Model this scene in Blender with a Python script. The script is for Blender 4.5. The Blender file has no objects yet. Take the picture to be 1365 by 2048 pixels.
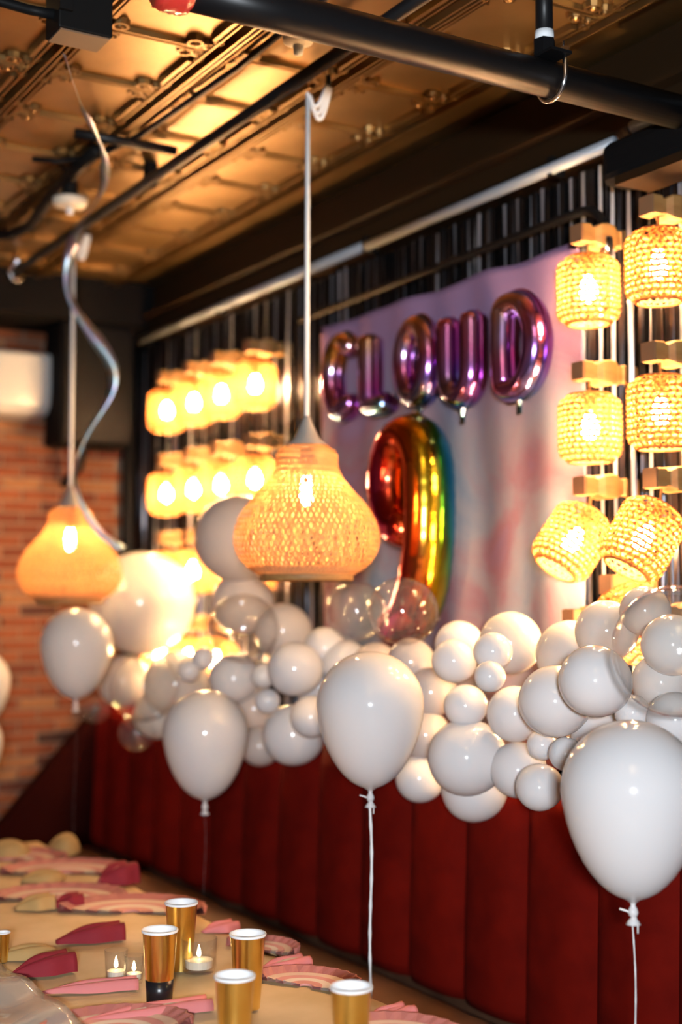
import bpy, bmesh, math, random
from mathutils import Vector, Matrix

random.seed(7)
sc = bpy.context.scene
COL = sc.collection

# ------------------------------------------------------------------ camera
F = 2732.0                       # focal length in pixels of the 1365x2048 frame
PHI = math.radians(30.8)         # yaw towards the banquette wall
TH = math.radians(3.686)         # looking slightly up
CAM = Vector((0, 0, 1.6))
RT = Vector((math.cos(PHI), -math.sin(PHI), 0))
FW = Vector((math.sin(PHI) * math.cos(TH), math.cos(PHI) * math.cos(TH), math.sin(TH)))
UP = RT.cross(FW)
cd = bpy.data.cameras.new('camera')
cam = bpy.data.objects.new('camera', cd)
COL.objects.link(cam)
cam.matrix_world = Matrix(((RT.x, UP.x, -FW.x, CAM.x), (RT.y, UP.y, -FW.y, CAM.y), (RT.z, UP.z, -FW.z, CAM.z), (0, 0, 0, 1)))
cd.sensor_fit = 'HORIZONTAL'
cd.sensor_width = 24.0
cd.lens = F / 1365.0 * 24.0
cd.clip_start = 0.05
cd.dof.use_dof = True
cd.dof.focus_distance = 3.0
cd.dof.aperture_fstop = 1.35
sc.camera = cam

# ------------------------------------------------------------------ world, window light, exposure
w = bpy.data.worlds.new('world')
sc.world = w
w.use_nodes = True
w.node_tree.nodes['Background'].inputs[0].default_value = (0.55, 0.65, 0.85, 1)
w.node_tree.nodes['Background'].inputs[1].default_value = 0.25
ld = bpy.data.lights.new('camera_flash', 'AREA')      # the photographer's flash, just behind and above the lens
ld.shape = 'RECTANGLE'
ld.size = 0.22
ld.size_y = 0.16
ld.energy = 118
ld.color = (0.86, 0.93, 1.0)
lo = bpy.data.objects.new('camera_flash', ld)
COL.objects.link(lo)
lo.location = (-0.50, -0.85, 1.74)
lo.rotation_euler = Vector((0.58, 0.81, 0.0)).to_track_quat('-Z', 'Y').to_euler()
sc.view_settings.view_transform = 'Standard'
sc.view_settings.look = 'None'
sc.view_settings.exposure = 0.75
sc.view_settings.gamma = 1.0
sc.view_settings.use_curve_mapping = False
sc.cycles.sample_clamp_indirect = 6.0
sc.cycles.max_bounces = 6
sc.cycles.diffuse_bounces = 3
sc.cycles.glossy_bounces = 3
sc.cycles.transparent_max_bounces = 10
sc.cycles.adaptive_threshold = 0.05
sc.cycles.use_light_tree = False
sc.cycles.caustics_reflective = False
sc.cycles.caustics_refractive = False


# ------------------------------------------------------------------ helpers
def ray(px, py):
    return FW + RT * ((px - 682.5) / F) + UP * ((1024 - py) / F)


def P(px, py, X=None, Y=None, Z=None, d=None):
    r = ray(px, py)
    if X is not None:
        t = (X - CAM.x) / r.x
    elif Y is not None:
        t = (Y - CAM.y) / r.y
    elif Z is not None:
        t = (Z - CAM.z) / r.z
    else:
        t = d
    return CAM + r * t


def DEP(p):
    return (Vector(p) - CAM).dot(FW)


class MB:
    def __init__(self):
        self.v = []
        self.f = []

    def box(self, lo_, hi_):
        x0, y0, z0 = lo_
        x1, y1, z1 = hi_
        b = len(self.v)
        self.v += [(x0, y0, z0), (x1, y0, z0), (x1, y1, z0), (x0, y1, z0), (x0, y0, z1), (x1, y0, z1), (x1, y1, z1), (x0, y1, z1)]
        self.f += [tuple(b + i for i in q) for q in ((3, 2, 1, 0), (4, 5, 6, 7), (0, 1, 5, 4), (1, 2, 6, 5), (2, 3, 7, 6), (3, 0, 4, 7))]
        return self

    def prism(self, poly, a, axis, c0, c1):
        """polygon of 2D points extruded along an axis (0 X, 1 Y, 2 Z)"""
        def mk(p, c):
            return (c, p[0], p[1]) if axis == 0 else ((p[0], c, p[1]) if axis == 1 else (p[0], p[1], c))
        b = len(self.v)
        n = len(poly)
        self.v += [mk(p, c0) for p in poly] + [mk(p, c1) for p in poly]
        self.f.append(tuple(b + i for i in range(n))[::-1])
        self.f.append(tuple(b + n + i for i in range(n)))
        for i in range(n):
            j = (i + 1) % n
            self.f.append((b + i, b + j, b + n + j, b + n + i))
        return self

    def grid(self, pts, closed_u=False, closed_v=False):
        """pts[i][j] -> quads"""
        b = len(self.v)
        nu, nv = len(pts), len(pts[0])
        for row in pts:
            self.v += [tuple(p) for p in row]
        for i in range(nu if closed_u else nu - 1):
            for j in range(nv if closed_v else nv - 1):
                i2, j2 = (i + 1) % nu, (j + 1) % nv
                self.f.append((b + i * nv + j, b + i2 * nv + j, b + i2 * nv + j2, b + i * nv + j2))
        return self

    def tube(self, path, r, n=8, closed=False, flat=1.0, ref=None, caps=True):
        """sweep; r number or list; flat squashes along the second axis"""
        path = [Vector(p) for p in path]
        m = len(path)
        rows = []
        prev = None
        for i, p in enumerate(path):
            if closed:
                t = path[(i + 1) % m] - path[i - 1]
            else:
                t = path[min(i + 1, m - 1)] - path[max(i - 1, 0)]
            t.normalize()
            if ref is not None:
                s = Vector(ref)
                s = (s - t * s.dot(t)).normalized()
            elif prev is None:
                s = t.orthogonal().normalized()
            else:
                s = (prev - t * prev.dot(t)).normalized()
            prev = s
            q = t.cross(s)
            rr = r[i] if isinstance(r, (list, tuple)) else r
            rows.append([p + (s * math.cos(2 * math.pi * k / n) * flat + q * math.sin(2 * math.pi * k / n)) * rr for k in range(n)])
        b = len(self.v)
        self.grid(rows, closed_u=closed, closed_v=True)
        if caps and not closed:
            self.f.append(tuple(b + k for k in range(n))[::-1])
            self.f.append(tuple(b + (m - 1) * n + k for k in range(n)))
        return self

    def lathe(self, prof, n=24, c=(0, 0, 0), axis='Z'):
        rows = []
        for r, z in prof:
            row = []
            for k in range(n):
                a = 2 * math.pi * k / n
                x, y = r * math.cos(a), r * math.sin(a)
                v = (x, y, z) if axis == 'Z' else ((z, x, y) if axis == 'X' else (x, z, y))
                row.append((v[0] + c[0], v[1] + c[1], v[2] + c[2]))
            rows.append(row)
        self.grid(rows, closed_v=True)
        return self

    def mesh(self, name, smooth=False):
        me = bpy.data.meshes.new(name)
        me.from_pydata([tuple(x) for x in self.v], [], self.f)
        me.update()
        if len(me.polygons) < 4000:
            bm_ = bmesh.new()
            bm_.from_mesh(me)
            bmesh.ops.recalc_face_normals(bm_, faces=bm_.faces)
            bm_.to_mesh(me)
            bm_.free()
        if smooth:
            me.polygons.foreach_set('use_smooth', [True] * len(me.polygons))
        return me

    def build(self, name, mat, parent=None, smooth=False, loc=(0, 0, 0), rot=(0, 0, 0)):
        return obj(name, self.mesh(name, smooth), mat, parent, loc, rot)


def obj(name, me, mat, parent=None, loc=(0, 0, 0), rot=(0, 0, 0)):
    o = bpy.data.objects.new(name, me)
    COL.objects.link(o)
    o.location = loc
    o.rotation_euler = rot
    if mat is not None and len(me.materials) == 0:
        me.materials.append(M[mat])
    if parent is not None:
        o.parent = parent
    return o


def tag(o, label, cat, group=None):
    o['label'] = label
    o['category'] = cat
    if group:
        o['group'] = group
    return o


def thing(name, label, cat, loc=(0, 0, 0), group=None):
    o = bpy.data.objects.new(name, None)
    o.empty_display_size = 0.05
    COL.objects.link(o)
    o.location = loc
    return tag(o, label, cat, group)


def struct(o):
    o['kind'] = 'structure'
    return o


def bevel(o, wdt=0.004, seg=2):
    m = o.modifiers.new('bevel', 'BEVEL')
    m.width = wdt
    m.segments = seg
    m.limit_method = 'ANGLE'
    return o


# ------------------------------------------------------------------ materials
M = {}


def mat(name, col=(0.8, 0.8, 0.8), rough=0.5, metal=0.0, spec=0.5, coat=0.0, emit=None, estr=0.0):
    m = bpy.data.materials.new(name)
    m.use_nodes = True
    b = m.node_tree.nodes['Principled BSDF']
    b.inputs['Base Color'].default_value = (*col, 1)
    b.inputs['Roughness'].default_value = rough
    b.inputs['Metallic'].default_value = metal
    b.inputs['Specular IOR Level'].default_value = spec
    b.inputs['Coat Weight'].default_value = coat
    if emit:
        b.inputs['Emission Color'].default_value = (*emit, 1)
        b.inputs['Emission Strength'].default_value = estr
    M[name] = m
    return m


def nd(m, typ, **kw):
    n = m.node_tree.nodes.new(typ)
    for k, v in kw.items():
        setattr(n, k, v)
    return n


def lk(m, a, b):
    m.node_tree.links.new(a, b)


def bsdf(m):
    return m.node_tree.nodes['Principled BSDF']


def noise_mix(m, c1, c2, scale=8.0, detail=4.0, lo_=0.35, hi_=0.65, bump=0.0, rand=False, vec='Object', stretch=None):
    tc = nd(m, 'ShaderNodeTexCoord')
    src = tc.outputs[vec]
    if stretch:
        mp = nd(m, 'ShaderNodeMapping')
        mp.inputs['Scale'].default_value = stretch
        lk(m, src, mp.inputs['Vector'])
        src = mp.outputs[0]
    n = nd(m, 'ShaderNodeTexNoise')
    n.inputs['Scale'].default_value = scale
    n.inputs['Detail'].default_value = detail
    lk(m, src, n.inputs['Vector'])
    r = nd(m, 'ShaderNodeValToRGB')
    r.color_ramp.elements[0].position = lo_
    r.color_ramp.elements[0].color = (*c1, 1)
    r.color_ramp.elements[1].position = hi_
    r.color_ramp.elements[1].color = (*c2, 1)
    lk(m, n.outputs['Fac'], r.inputs[0])
    lk(m, r.outputs[0], bsdf(m).inputs['Base Color'])
    if bump:
        bp = nd(m, 'ShaderNodeBump')
        bp.inputs['Strength'].default_value = bump
        bp.inputs['Distance'].default_value = 0.004
        lk(m, n.outputs['Fac'], bp.inputs['Height'])
        lk(m, bp.outputs[0], bsdf(m).inputs['Normal'])
    return r


def ramp(m, fac, stops):
    r = nd(m, 'ShaderNodeValToRGB')
    e = r.color_ramp.elements
    while len(e) < len(stops):
        e.new(0.5)
    for el, (p, c) in zip(e, stops):
        el.position = p
        el.color = (*c, 1)
    lk(m, fac, r.inputs[0])
    return r


mat('black_paint', (0.006, 0.006, 0.0065), 0.7, spec=0.04)
mat('black_satin', (0.006, 0.0065, 0.007), 0.5, spec=0.12)
mat('pipe_black', (0.006, 0.006, 0.007), 0.40, spec=0.28)
m = mat('room_dark', (0.30, 0.25, 0.21), 0.8)
m = mat('floor_wood', (0.12, 0.06, 0.03), 0.5)
noise_mix(m, (0.08, 0.04, 0.02), (0.16, 0.09, 0.045), 3.0, stretch=(14, 1, 1))
m = mat('bronze_tin', (0.30, 0.18, 0.065), 0.36, 0.88)
noise_mix(m, (0.25, 0.145, 0.05), (0.33, 0.195, 0.075), 5.0, 3.0, bump=0.12, vec='Object')
mat('bronze_trim', (0.022, 0.012, 0.005), 0.5, 0.2, spec=0.2)
mat('grey_rail', (0.34, 0.39, 0.45), 0.4, 0.2)
mat('plate_brown', (0.16, 0.10, 0.06), 0.6)
mat('chrome', (0.75, 0.77, 0.8), 0.18, 1.0)
mat('white_tape', (0.85, 0.88, 0.9), 0.6)
mat('red_cap', (0.62, 0.04, 0.03), 0.25, 0.0, coat=0.4)
mat('cord_white', (0.80, 0.80, 0.80), 0.5)
mat('string_dim', (0.12, 0.10, 0.10), 0.6)
mat('cap_grey', (0.40, 0.36, 0.32), 0.5, 0.2)
mat('detector', (0.82, 0.72, 0.58), 0.45)
mat('ac_white', (0.55, 0.55, 0.54), 0.10, coat=0.3)
mat('mortar', (0.24, 0.16, 0.11), 0.95)

m = mat('brick', (0.35, 0.12, 0.06), 0.85)
oi = nd(m, 'ShaderNodeObjectInfo')
rr = ramp(m, oi.outputs['Random'], [(0.0, (0.04, 0.016, 0.012)), (0.10, (0.16, 0.036, 0.014)), (0.45, (0.25, 0.062, 0.018)), (0.75, (0.32, 0.095, 0.03)), (0.92, (0.36, 0.16, 0.065))])
tc = nd(m, 'ShaderNodeTexCoord')
nz = nd(m, 'ShaderNodeTexNoise')
nz.inputs['Scale'].default_value = 38
nz.inputs['Detail'].default_value = 5
lk(m, tc.outputs['Object'], nz.inputs['Vector'])
mx = nd(m, 'ShaderNodeMixRGB', blend_type='MULTIPLY')
mx.inputs[0].default_value = 0.55
lk(m, rr.outputs[0], mx.inputs[1])
lk(m, nz.outputs['Fac'], mx.inputs[2])
lk(m, mx.outputs[0], bsdf(m).inputs['Base Color'])
bp = nd(m, 'ShaderNodeBump')
bp.inputs['Strength'].default_value = 0.5
bp.inputs['Distance'].default_value = 0.004
lk(m, nz.outputs['Fac'], bp.inputs['Height'])
lk(m, bp.outputs[0], bsdf(m).inputs['Normal'])

m = mat('red_velvet', (0.12, 0.003, 0.001), 0.85, spec=0.08)
noise_mix(m, (0.10, 0.0025, 0.0008), (0.14, 0.004, 0.0012), 9.0, 5.0, bump=0.1)
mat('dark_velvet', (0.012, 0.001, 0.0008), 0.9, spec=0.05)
m = mat('seat_brown', (0.085, 0.035, 0.018), 0.6)
noise_mix(m, (0.07, 0.028, 0.014), (0.10, 0.042, 0.02), 12.0)

m = mat('foil_black', (0.035, 0.035, 0.04), 0.28, 0.9)
m = mat('foil_silver_strand', (0.40, 0.40, 0.44), 0.35, 0.55)


def thin_mat(name, col, trans, gloss=0.0, rough=0.3, tcol=None):
    """diffuse + translucent sheet with a glossy coat"""
    m = mat(name, col, rough)
    nt = m.node_tree
    nt.nodes.remove(bsdf(m))
    out = nt.nodes['Material Output']
    df = nd(m, 'ShaderNodeBsdfDiffuse')
    df.inputs[0].default_value = (*col, 1)
    tr = nd(m, 'ShaderNodeBsdfTranslucent')
    tr.inputs[0].default_value = (*(tcol or col), 1)
    mix = nd(m, 'ShaderNodeMixShader')
    mix.inputs[0].default_value = trans
    lk(m, df.outputs[0], mix.inputs[1])
    lk(m, tr.outputs[0], mix.inputs[2])
    last = mix
    if gloss:
        gl = nd(m, 'ShaderNodeBsdfGlossy')
        gl.inputs['Roughness'].default_value = rough
        fr = nd(m, 'ShaderNodeFresnel')
        fr.inputs[0].default_value = gloss
        mix2 = nd(m, 'ShaderNodeMixShader')
        lk(m, fr.outputs[0], mix2.inputs[0])
        lk(m, mix.outputs[0], mix2.inputs[1])
        lk(m, gl.outputs[0], mix2.inputs[2])
        last = mix2
    lk(m, last.outputs[0], out.inputs[0])
    return m


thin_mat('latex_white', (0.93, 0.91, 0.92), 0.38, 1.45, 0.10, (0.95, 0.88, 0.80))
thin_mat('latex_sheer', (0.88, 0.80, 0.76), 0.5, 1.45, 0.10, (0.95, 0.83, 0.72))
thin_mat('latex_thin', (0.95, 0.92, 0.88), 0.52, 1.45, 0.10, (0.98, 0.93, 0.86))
thin_mat('wicker', (0.34, 0.155, 0.055), 0.25, 0, 0.5, (0.24, 0.06, 0.010))
thin_mat('bamboo', (0.56, 0.30, 0.14), 0.30, 0, 0.5, (0.46, 0.175, 0.055))
thin_mat('paper_cream', (0.80, 0.68, 0.52), 0.1)


def clear_mat(name, edge=0.55, tint=(1, 1, 1), haze=0.0, rough=0.03):
    """thin clear skin: see-through face on, reflective towards its rim"""
    m = mat(name)
    nt = m.node_tree
    nt.nodes.remove(bsdf(m))
    out = nt.nodes['Material Output']
    tr = nd(m, 'ShaderNodeBsdfTransparent')
    tr.inputs[0].default_value = (*tint, 1)
    gl = nd(m, 'ShaderNodeBsdfGlossy')
    gl.inputs['Roughness'].default_value = rough
    lw = nd(m, 'ShaderNodeLayerWeight')
    pw = nd(m, 'ShaderNodeMath', operation='POWER')
    lk(m, lw.outputs['Facing'], pw.inputs[0])
    pw.inputs[1].default_value = 3.5
    ma = nd(m, 'ShaderNodeMath', operation='MULTIPLY_ADD')
    lk(m, pw.outputs[0], ma.inputs[0])
    ma.inputs[1].default_value = edge
    ma.inputs[2].default_value = 0.05
    mix = nd(m, 'ShaderNodeMixShader')
    lk(m, ma.outputs[0], mix.inputs[0])
    a = tr
    if haze:
        df = nd(m, 'ShaderNodeBsdfDiffuse')
        df.inputs[0].default_value = (0.9, 0.86, 0.8, 1)
        h = nd(m, 'ShaderNodeMixShader')
        h.inputs[0].default_value = haze
        lk(m, tr.outputs[0], h.inputs[1])
        lk(m, df.outputs[0], h.inputs[2])
        a = h
    lk(m, a.outputs[0], mix.inputs[1])
    lk(m, gl.outputs[0], mix.inputs[2])
    lk(m, mix.outputs[0], out.inputs[0])
    return m


clear_mat('clear_latex', 0.8, (1.0, 0.995, 0.985), 0.03)
clear_mat('clear_glass', 0.5, (0.97, 0.97, 0.97), 0.02)
clear_mat('clear_sheet', 0.5, (0.95, 0.95, 0.95), 0.32, 0.08)
mat('bulb_glow', (1, 0.8, 0.5), 0.3, emit=(1.0, 0.60, 0.27), estr=580.0)
mat('pendant_glow', (1, 0.8, 0.5), 0.3, emit=(1.0, 0.58, 0.22), estr=480.0)
mat('flame_glow', (1, 0.7, 0.3), 0.3, emit=(1.0, 0.72, 0.36), estr=14.0)
mat('brass_socket', (0.45, 0.30, 0.12), 0.4, 0.7)
m = mat('arm_wood', (0.30, 0.15, 0.045), 0.6)
noise_mix(m, (0.26, 0.125, 0.035), (0.34, 0.18, 0.055), 6.0, stretch=(1, 8, 8))
mat('arm_wood_end', (0.22, 0.11, 0.05), 0.7)
mat('wax', (0.9, 0.82, 0.66), 0.5)

m = mat('gold_foil', (0.90, 0.62, 0.18), 0.24, 1.0)
noise_mix(m, (0.88, 0.58, 0.15), (0.98, 0.70, 0.22), 14.0, bump=0.08)
mat('cup_white', (0.85, 0.86, 0.88), 0.5)
mat('cup_dark', (0.012, 0.01, 0.012), 0.3)
m = mat('kraft', (0.66, 0.47, 0.26), 0.55)
noise_mix(m, (0.60, 0.41, 0.20), (0.74, 0.54, 0.32), 5.0, 6.0, bump=0.35)
mat('table_wood', (0.16, 0.08, 0.04), 0.5)
mat('napkin_crimson', (0.24, 0.008, 0.018), 0.8)
mat('napkin_pink', (0.66, 0.20, 0.19), 0.8)
mat('napkin_tan', (0.46, 0.28, 0.10), 0.8)
mat('band_pale', (0.66, 0.44, 0.32), 0.6)
mat('band_pink', (0.62, 0.26, 0.23), 0.6)
mat('band_rose', (0.46, 0.15, 0.12), 0.6)
mat('band_white', (0.72, 0.58, 0.48), 0.6)

# swirl ribbon: iridescent strip
m = mat('ribbon_foil', (0.5, 0.5, 0.6), 0.34, 0.9)
tc = nd(m, 'ShaderNodeTexCoord')
wv = nd(m, 'ShaderNodeTexNoise')
wv.inputs['Scale'].default_value = 9
lk(m, tc.outputs['Object'], wv.inputs['Vector'])
rr = ramp(m, wv.outputs['Fac'], [(0.3, (0.18, 0.35, 0.42)), (0.45, (0.48, 0.42, 0.62)), (0.6, (0.42, 0.60, 0.66)), (0.72, (0.5, 0.40, 0.30))])
lk(m, rr.outputs[0], bsdf(m).inputs['Base Color'])

# letter balloons: gold to magenta to violet to blue print on foil
m = mat('letter_foil', (0.5, 0.2, 0.5), 0.17, 1.0)
tc = nd(m, 'ShaderNodeTexCoord')
sp = nd(m, 'ShaderNodeSeparateXYZ')
lk(m, tc.outputs['Object'], sp.inputs[0])
nz = nd(m, 'ShaderNodeTexNoise')
nz.inputs['Scale'].default_value = 3.0
oi = nd(m, 'ShaderNodeObjectInfo')
ad = nd(m, 'ShaderNodeVectorMath', operation='ADD')
lk(m, tc.outputs['Object'], ad.inputs[0])
lk(m, oi.outputs['Location'], ad.inputs[1])
lk(m, ad.outputs[0], nz.inputs['Vector'])
m1 = nd(m, 'ShaderNodeMath', operation='MULTIPLY_ADD')
lk(m, sp.outputs['Z'], m1.inputs[0])
m1.inputs[1].default_value = 1.7
m1.inputs[2].default_value = 0.5
m2 = nd(m, 'ShaderNodeMath', operation='MULTIPLY_ADD')
lk(m, nz.outputs['Fac'], m2.inputs[0])
m2.inputs[1].default_value = 1.3
m2.inputs[2].default_value = -0.65
m3 = nd(m, 'ShaderNodeMath', operation='ADD')
lk(m, m1.outputs[0], m3.inputs[0])
lk(m, m2.outputs[0], m3.inputs[1])
rr = ramp(m, m3.outputs[0], [(0.0, (0.85, 0.62, 0.20)), (0.13, (0.15, 0.50, 0.72)), (0.32, (0.42, 0.22, 0.72)), (0.55, (0.75, 0.22, 0.62)), (0.74, (0.70, 0.45, 0.80)), (0.88, (0.85, 0.52, 0.16)), (1.0, (0.45, 0.34, 0.10))])
lk(m, rr.outputs[0], bsdf(m).inputs['Base Color'])

# number balloon: rainbow print
m = mat('number_foil', (0.8, 0.2, 0.1), 0.16, 1.0)
tc = nd(m, 'ShaderNodeTexCoord')
sp = nd(m, 'ShaderNodeSeparateXYZ')
lk(m, tc.outputs['Object'], sp.inputs[0])
a1 = nd(m, 'ShaderNodeMath', operation='MULTIPLY_ADD')     # far side (+Y) low, near side high
lk(m, sp.outputs['Y'], a1.inputs[0])
a1.inputs[1].default_value = -1.25
a1.inputs[2].default_value = 0.47
a2 = nd(m, 'ShaderNodeMath', operation='MULTIPLY_ADD')
lk(m, sp.outputs['X'], a2.inputs[0])
a2.inputs[1].default_value = 3.4
lk(m, a1.outputs[0], a2.inputs[2])
a3 = nd(m, 'ShaderNodeMath', operation='MULTIPLY_ADD')
lk(m, sp.outputs['Z'], a3.inputs[0])
a3.inputs[1].default_value = 0.34
lk(m, a2.outputs[0], a3.inputs[2])
rr = ramp(m, a3.outputs[0], [(0.05, (0.45, 0.03, 0.25)), (0.22, (0.75, 0.05, 0.05)), (0.42, (0.85, 0.22, 0.03)), (0.55, (0.80, 0.55, 0.03)), (0.68, (0.42, 0.52, 0.05)), (0.76, (0.05, 0.36, 0.12)), (0.84, (0.01, 0.28, 0.50))])
lk(m, rr.outputs[0], bsdf(m).inputs['Base Color'])

# backdrop print: watercolour clouds
m = thin_mat('backdrop_print', (0.7, 0.55, 0.65), 0.12)
tc = nd(m, 'ShaderNodeTexCoord')
n1 = nd(m, 'ShaderNodeTexNoise')
n1.inputs['Scale'].default_value = 2.6
n1.inputs['Detail'].default_value = 6
n1.inputs['Distortion'].default_value = 0.9
lk(m, tc.outputs['Object'], n1.inputs['Vector'])
r1 = ramp(m, n1.outputs['Fac'], [(0.30, (0.19, 0.27, 0.38)), (0.42, (0.33, 0.34, 0.40)), (0.52, (0.36, 0.29, 0.33)), (0.62, (0.36, 0.18, 0.22)), (0.74, (0.34, 0.22, 0.33))])
sp = nd(m, 'ShaderNodeSeparateXYZ')
lk(m, tc.outputs['Object'], sp.inputs[0])
mr = nd(m, 'ShaderNodeMapRange')
mr.inputs[1].default_value = 0.35
mr.inputs[2].default_value = 0.75
lk(m, sp.outputs['Z'], mr.inputs[0])
mx = nd(m, 'ShaderNodeMixRGB')
lk(m, mr.outputs[0], mx.inputs[0])
lk(m, r1.outputs[0], mx.inputs[1])
mx.inputs[2].default_value = (0.42, 0.25, 0.42, 1)
for n in m.node_tree.nodes:
    if n.type in ('BSDF_DIFFUSE', 'BSDF_TRANSLUCENT'):
        lk(m, mx.outputs[0], n.inputs[0])

# ------------------------------------------------------------------ the setting
WX = 2.62      # banquette wall
BY = 6.42      # brick wall
CZ = 3.10      # ceiling

fl = struct(MB().box((-2.6, -2.5, -0.1), (WX + 0.1, BY + 0.15, 0)).build('floor', 'floor_wood'))
struct(MB().box((WX, -2.5, 0), (WX + 0.1, BY, CZ + 0.1)).build('wall_right', 'black_paint'))
struct(MB().box((-2.7, -2.5, 0), (-2.6, BY, CZ + 0.1)).build('wall_left', 'room_dark'))
wf = MB()      # wall behind the photographer with a window opening
wf.box((-2.6, -2.6, 0), (-2.02, -2.5, CZ)).box((-0.68, -2.6, 0), (WX, -2.5, CZ)).box((-2.02, -2.6, 0), (-0.68, -2.5, 1.1)).box((-2.02, -2.6, 2.4), (-0.68, -2.5, CZ))
struct(wf.build('wall_front', 'room_dark'))
win = struct(MB().box((-2.02, -2.57, 1.1), (-1.97, -2.52, 2.4)).box((-0.73, -2.57, 1.1), (-0.68, -2.52, 2.4)).box((-1.97, -2.57, 1.1), (-0.73, -2.52, 1.15)).box((-1.97, -2.57, 2.35), (-0.73, -2.52, 2.4)).box((-1.37, -2.57, 1.15), (-1.33, -2.52, 2.35)).build('window_1', 'black_paint'))

# ceiling of pressed tin tiles
ceil = struct(MB().box((-2.6, -2.5, CZ + 0.012), (WX, BY, CZ + 0.1)).build('ceiling', 'bronze_tin'))
TW, TL = 0.385, 0.355          # tile size along X and Y


def tile_mesh():
    b = MB()
    hw, hl = TW / 2, TL / 2
    b.box((-hw, -hl, 0.0), (hw, hl, 0.012))
    # double rail along Y on each side, single rail along X
    for s in (-1, 1):
        for off, wd, h in ((0.002, 0.012, 0.030), (0.030, 0.010, 0.020)):
            x = s * (hw - off - wd / 2)
            b.prism([(x - wd / 2, 0), (x - wd / 4, -h), (x + wd / 4, -h), (x + wd / 2, 0)], 0, 1, -hl, hl)
        y = s * (hl - 0.009)
        b.prism([(y - 0.006, 0), (y - 0.002, -0.014), (y + 0.003, -0.014), (y + 0.006, 0)], 0, 0, -hw + 0.04, hw - 0.04)
        # long boss set on the rail between the corners
        x = s * (hw - 0.052)
        b.prism([(x - 0.010, 0), (x - 0.006, -0.018), (x + 0.006, -0.018), (x + 0.010, 0)], 0, 1, -hl * 0.55, hl * 0.55)
    for sx in (-1, 1):
        for sy in (-1, 1):
            for (ox, oy, r) in ((0.046, 0.032, 0.018), (0.086, 0.034, 0.026), (0.030, 0.066, 0.016)):
                cx, cy = sx * (hw - ox), sy * (hl - oy)
                rows = []
                for (rr_, zz) in ((r, 0.0), (r * 0.9, -0.016), (r * 0.66, -0.016), (r * 0.52, -0.004), (r * 0.34, -0.018), (0.001, -0.022)):
                    rows.append([(cx + rr_ * math.cos(2 * math.pi * k / 10), cy + rr_ * math.sin(2 * math.pi * k / 10), zz) for k in range(10)])
                b.grid(rows, closed_v=True)
    return b.mesh('ceiling_tile')


tm = tile_mesh()
X0 = 1.577 + TW / 2 - 5 * TW
ny = 0
for i in range(8):
    cx = X0 + i * TW
    if cx + TW / 2 > WX - 0.05:
        continue
    for j in range(-2, 14):
        cy = 3.296 + TL / 2 - 5 * TL + j * TL
        if cy + TL / 2 > BY - 0.02:
            continue
        obj('ceiling_tile', tm, 'bronze_tin', ceil, (cx, cy, CZ))

# brick wall
wb = struct(MB().box((-2.6, BY + 0.012, 0), (WX + 0.1, BY + 0.15, CZ + 0.1)).build('wall_back', 'mortar'))
BL, BH, CO = 0.178, 0.044, 0.0555
bmesh_ = bpy.data.meshes.new('brick')
b = MB()
b.prism([(-BL / 2, -BH / 2), (BL / 2, -BH / 2), (BL / 2, BH / 2), (-BL / 2, BH / 2)], 0, 1, 0.02, -0.001)
o_ = 0.004
b.v = [(-BL / 2, 0.02, -BH / 2), (BL / 2, 0.02, -BH / 2), (BL / 2, 0.02, BH / 2), (-BL / 2, 0.02, BH / 2),
       (-BL / 2, 0.003, -BH / 2), (BL / 2, 0.003, -BH / 2), (BL / 2, 0.003, BH / 2), (-BL / 2, 0.003, BH / 2),
       (-BL / 2 + o_, 0, -BH / 2 + o_), (BL / 2 - o_, 0, -BH / 2 + o_), (BL / 2 - o_, 0, BH / 2 - o_), (-BL / 2 + o_, 0, BH / 2 - o_)]
b.f = [(0, 1, 5, 4), (1, 2, 6, 5), (2, 3, 7, 6), (3, 0, 4, 7), (4, 5, 9, 8), (5, 6, 10, 9), (6, 7, 11, 10), (7, 4, 8, 11), (8, 9, 10, 11)]
bme = b.mesh('brick')
rest = MB()
row = 0
z = 0.55
nb = 0
while z < 2.9:
    x = WX - 0.02 - BL / 2 - (0.095 if row % 2 else 0)
    while x > -2.4:
        dy = random.uniform(-0.004, 0.004)
        if x > 1.38 and nb < 300:
            o = obj('brick', bme, 'brick', wb, (x, BY + dy, z), (0, random.uniform(-0.008, 0.008), 0))
            nb += 1
        else:
            k = len(rest.v)
            rest.v += [(vx + x, vy + BY + dy, vz + z) for vx, vy, vz in b.v]
            rest.f += [tuple(i + k for i in q) for q in b.f]
        x -= BL + 0.0115
    z += CO
    row += 1
rb = rest.build('brick_field', 'brick', wb)
rb['kind'] = 'stuff'

# dark soffit over the brick wall and cornice above the curtain
struct(MB().box((-2.6, 6.0, 2.90), (WX, BY, CZ)).build('trim_1', 'black_paint'))
tr2 = MB()
tr2.prism([(WX, 2.84), (2.53, 2.84), (2.50, 2.87), (2.50, 2.925), (2.47, 2.935), (2.47, 2.950), (2.53, 2.955), (2.53, CZ), (WX, CZ)], 0, 1, -2.5, 5.99)
struct(tr2.build('trim_2', 'bronze_trim'))
struct(MB().tube([(2.55, 6.33, 1.1), (2.55, 6.33, 2.90)], 0.035, 10).build('trim_3', 'black_satin', smooth=True))

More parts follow.
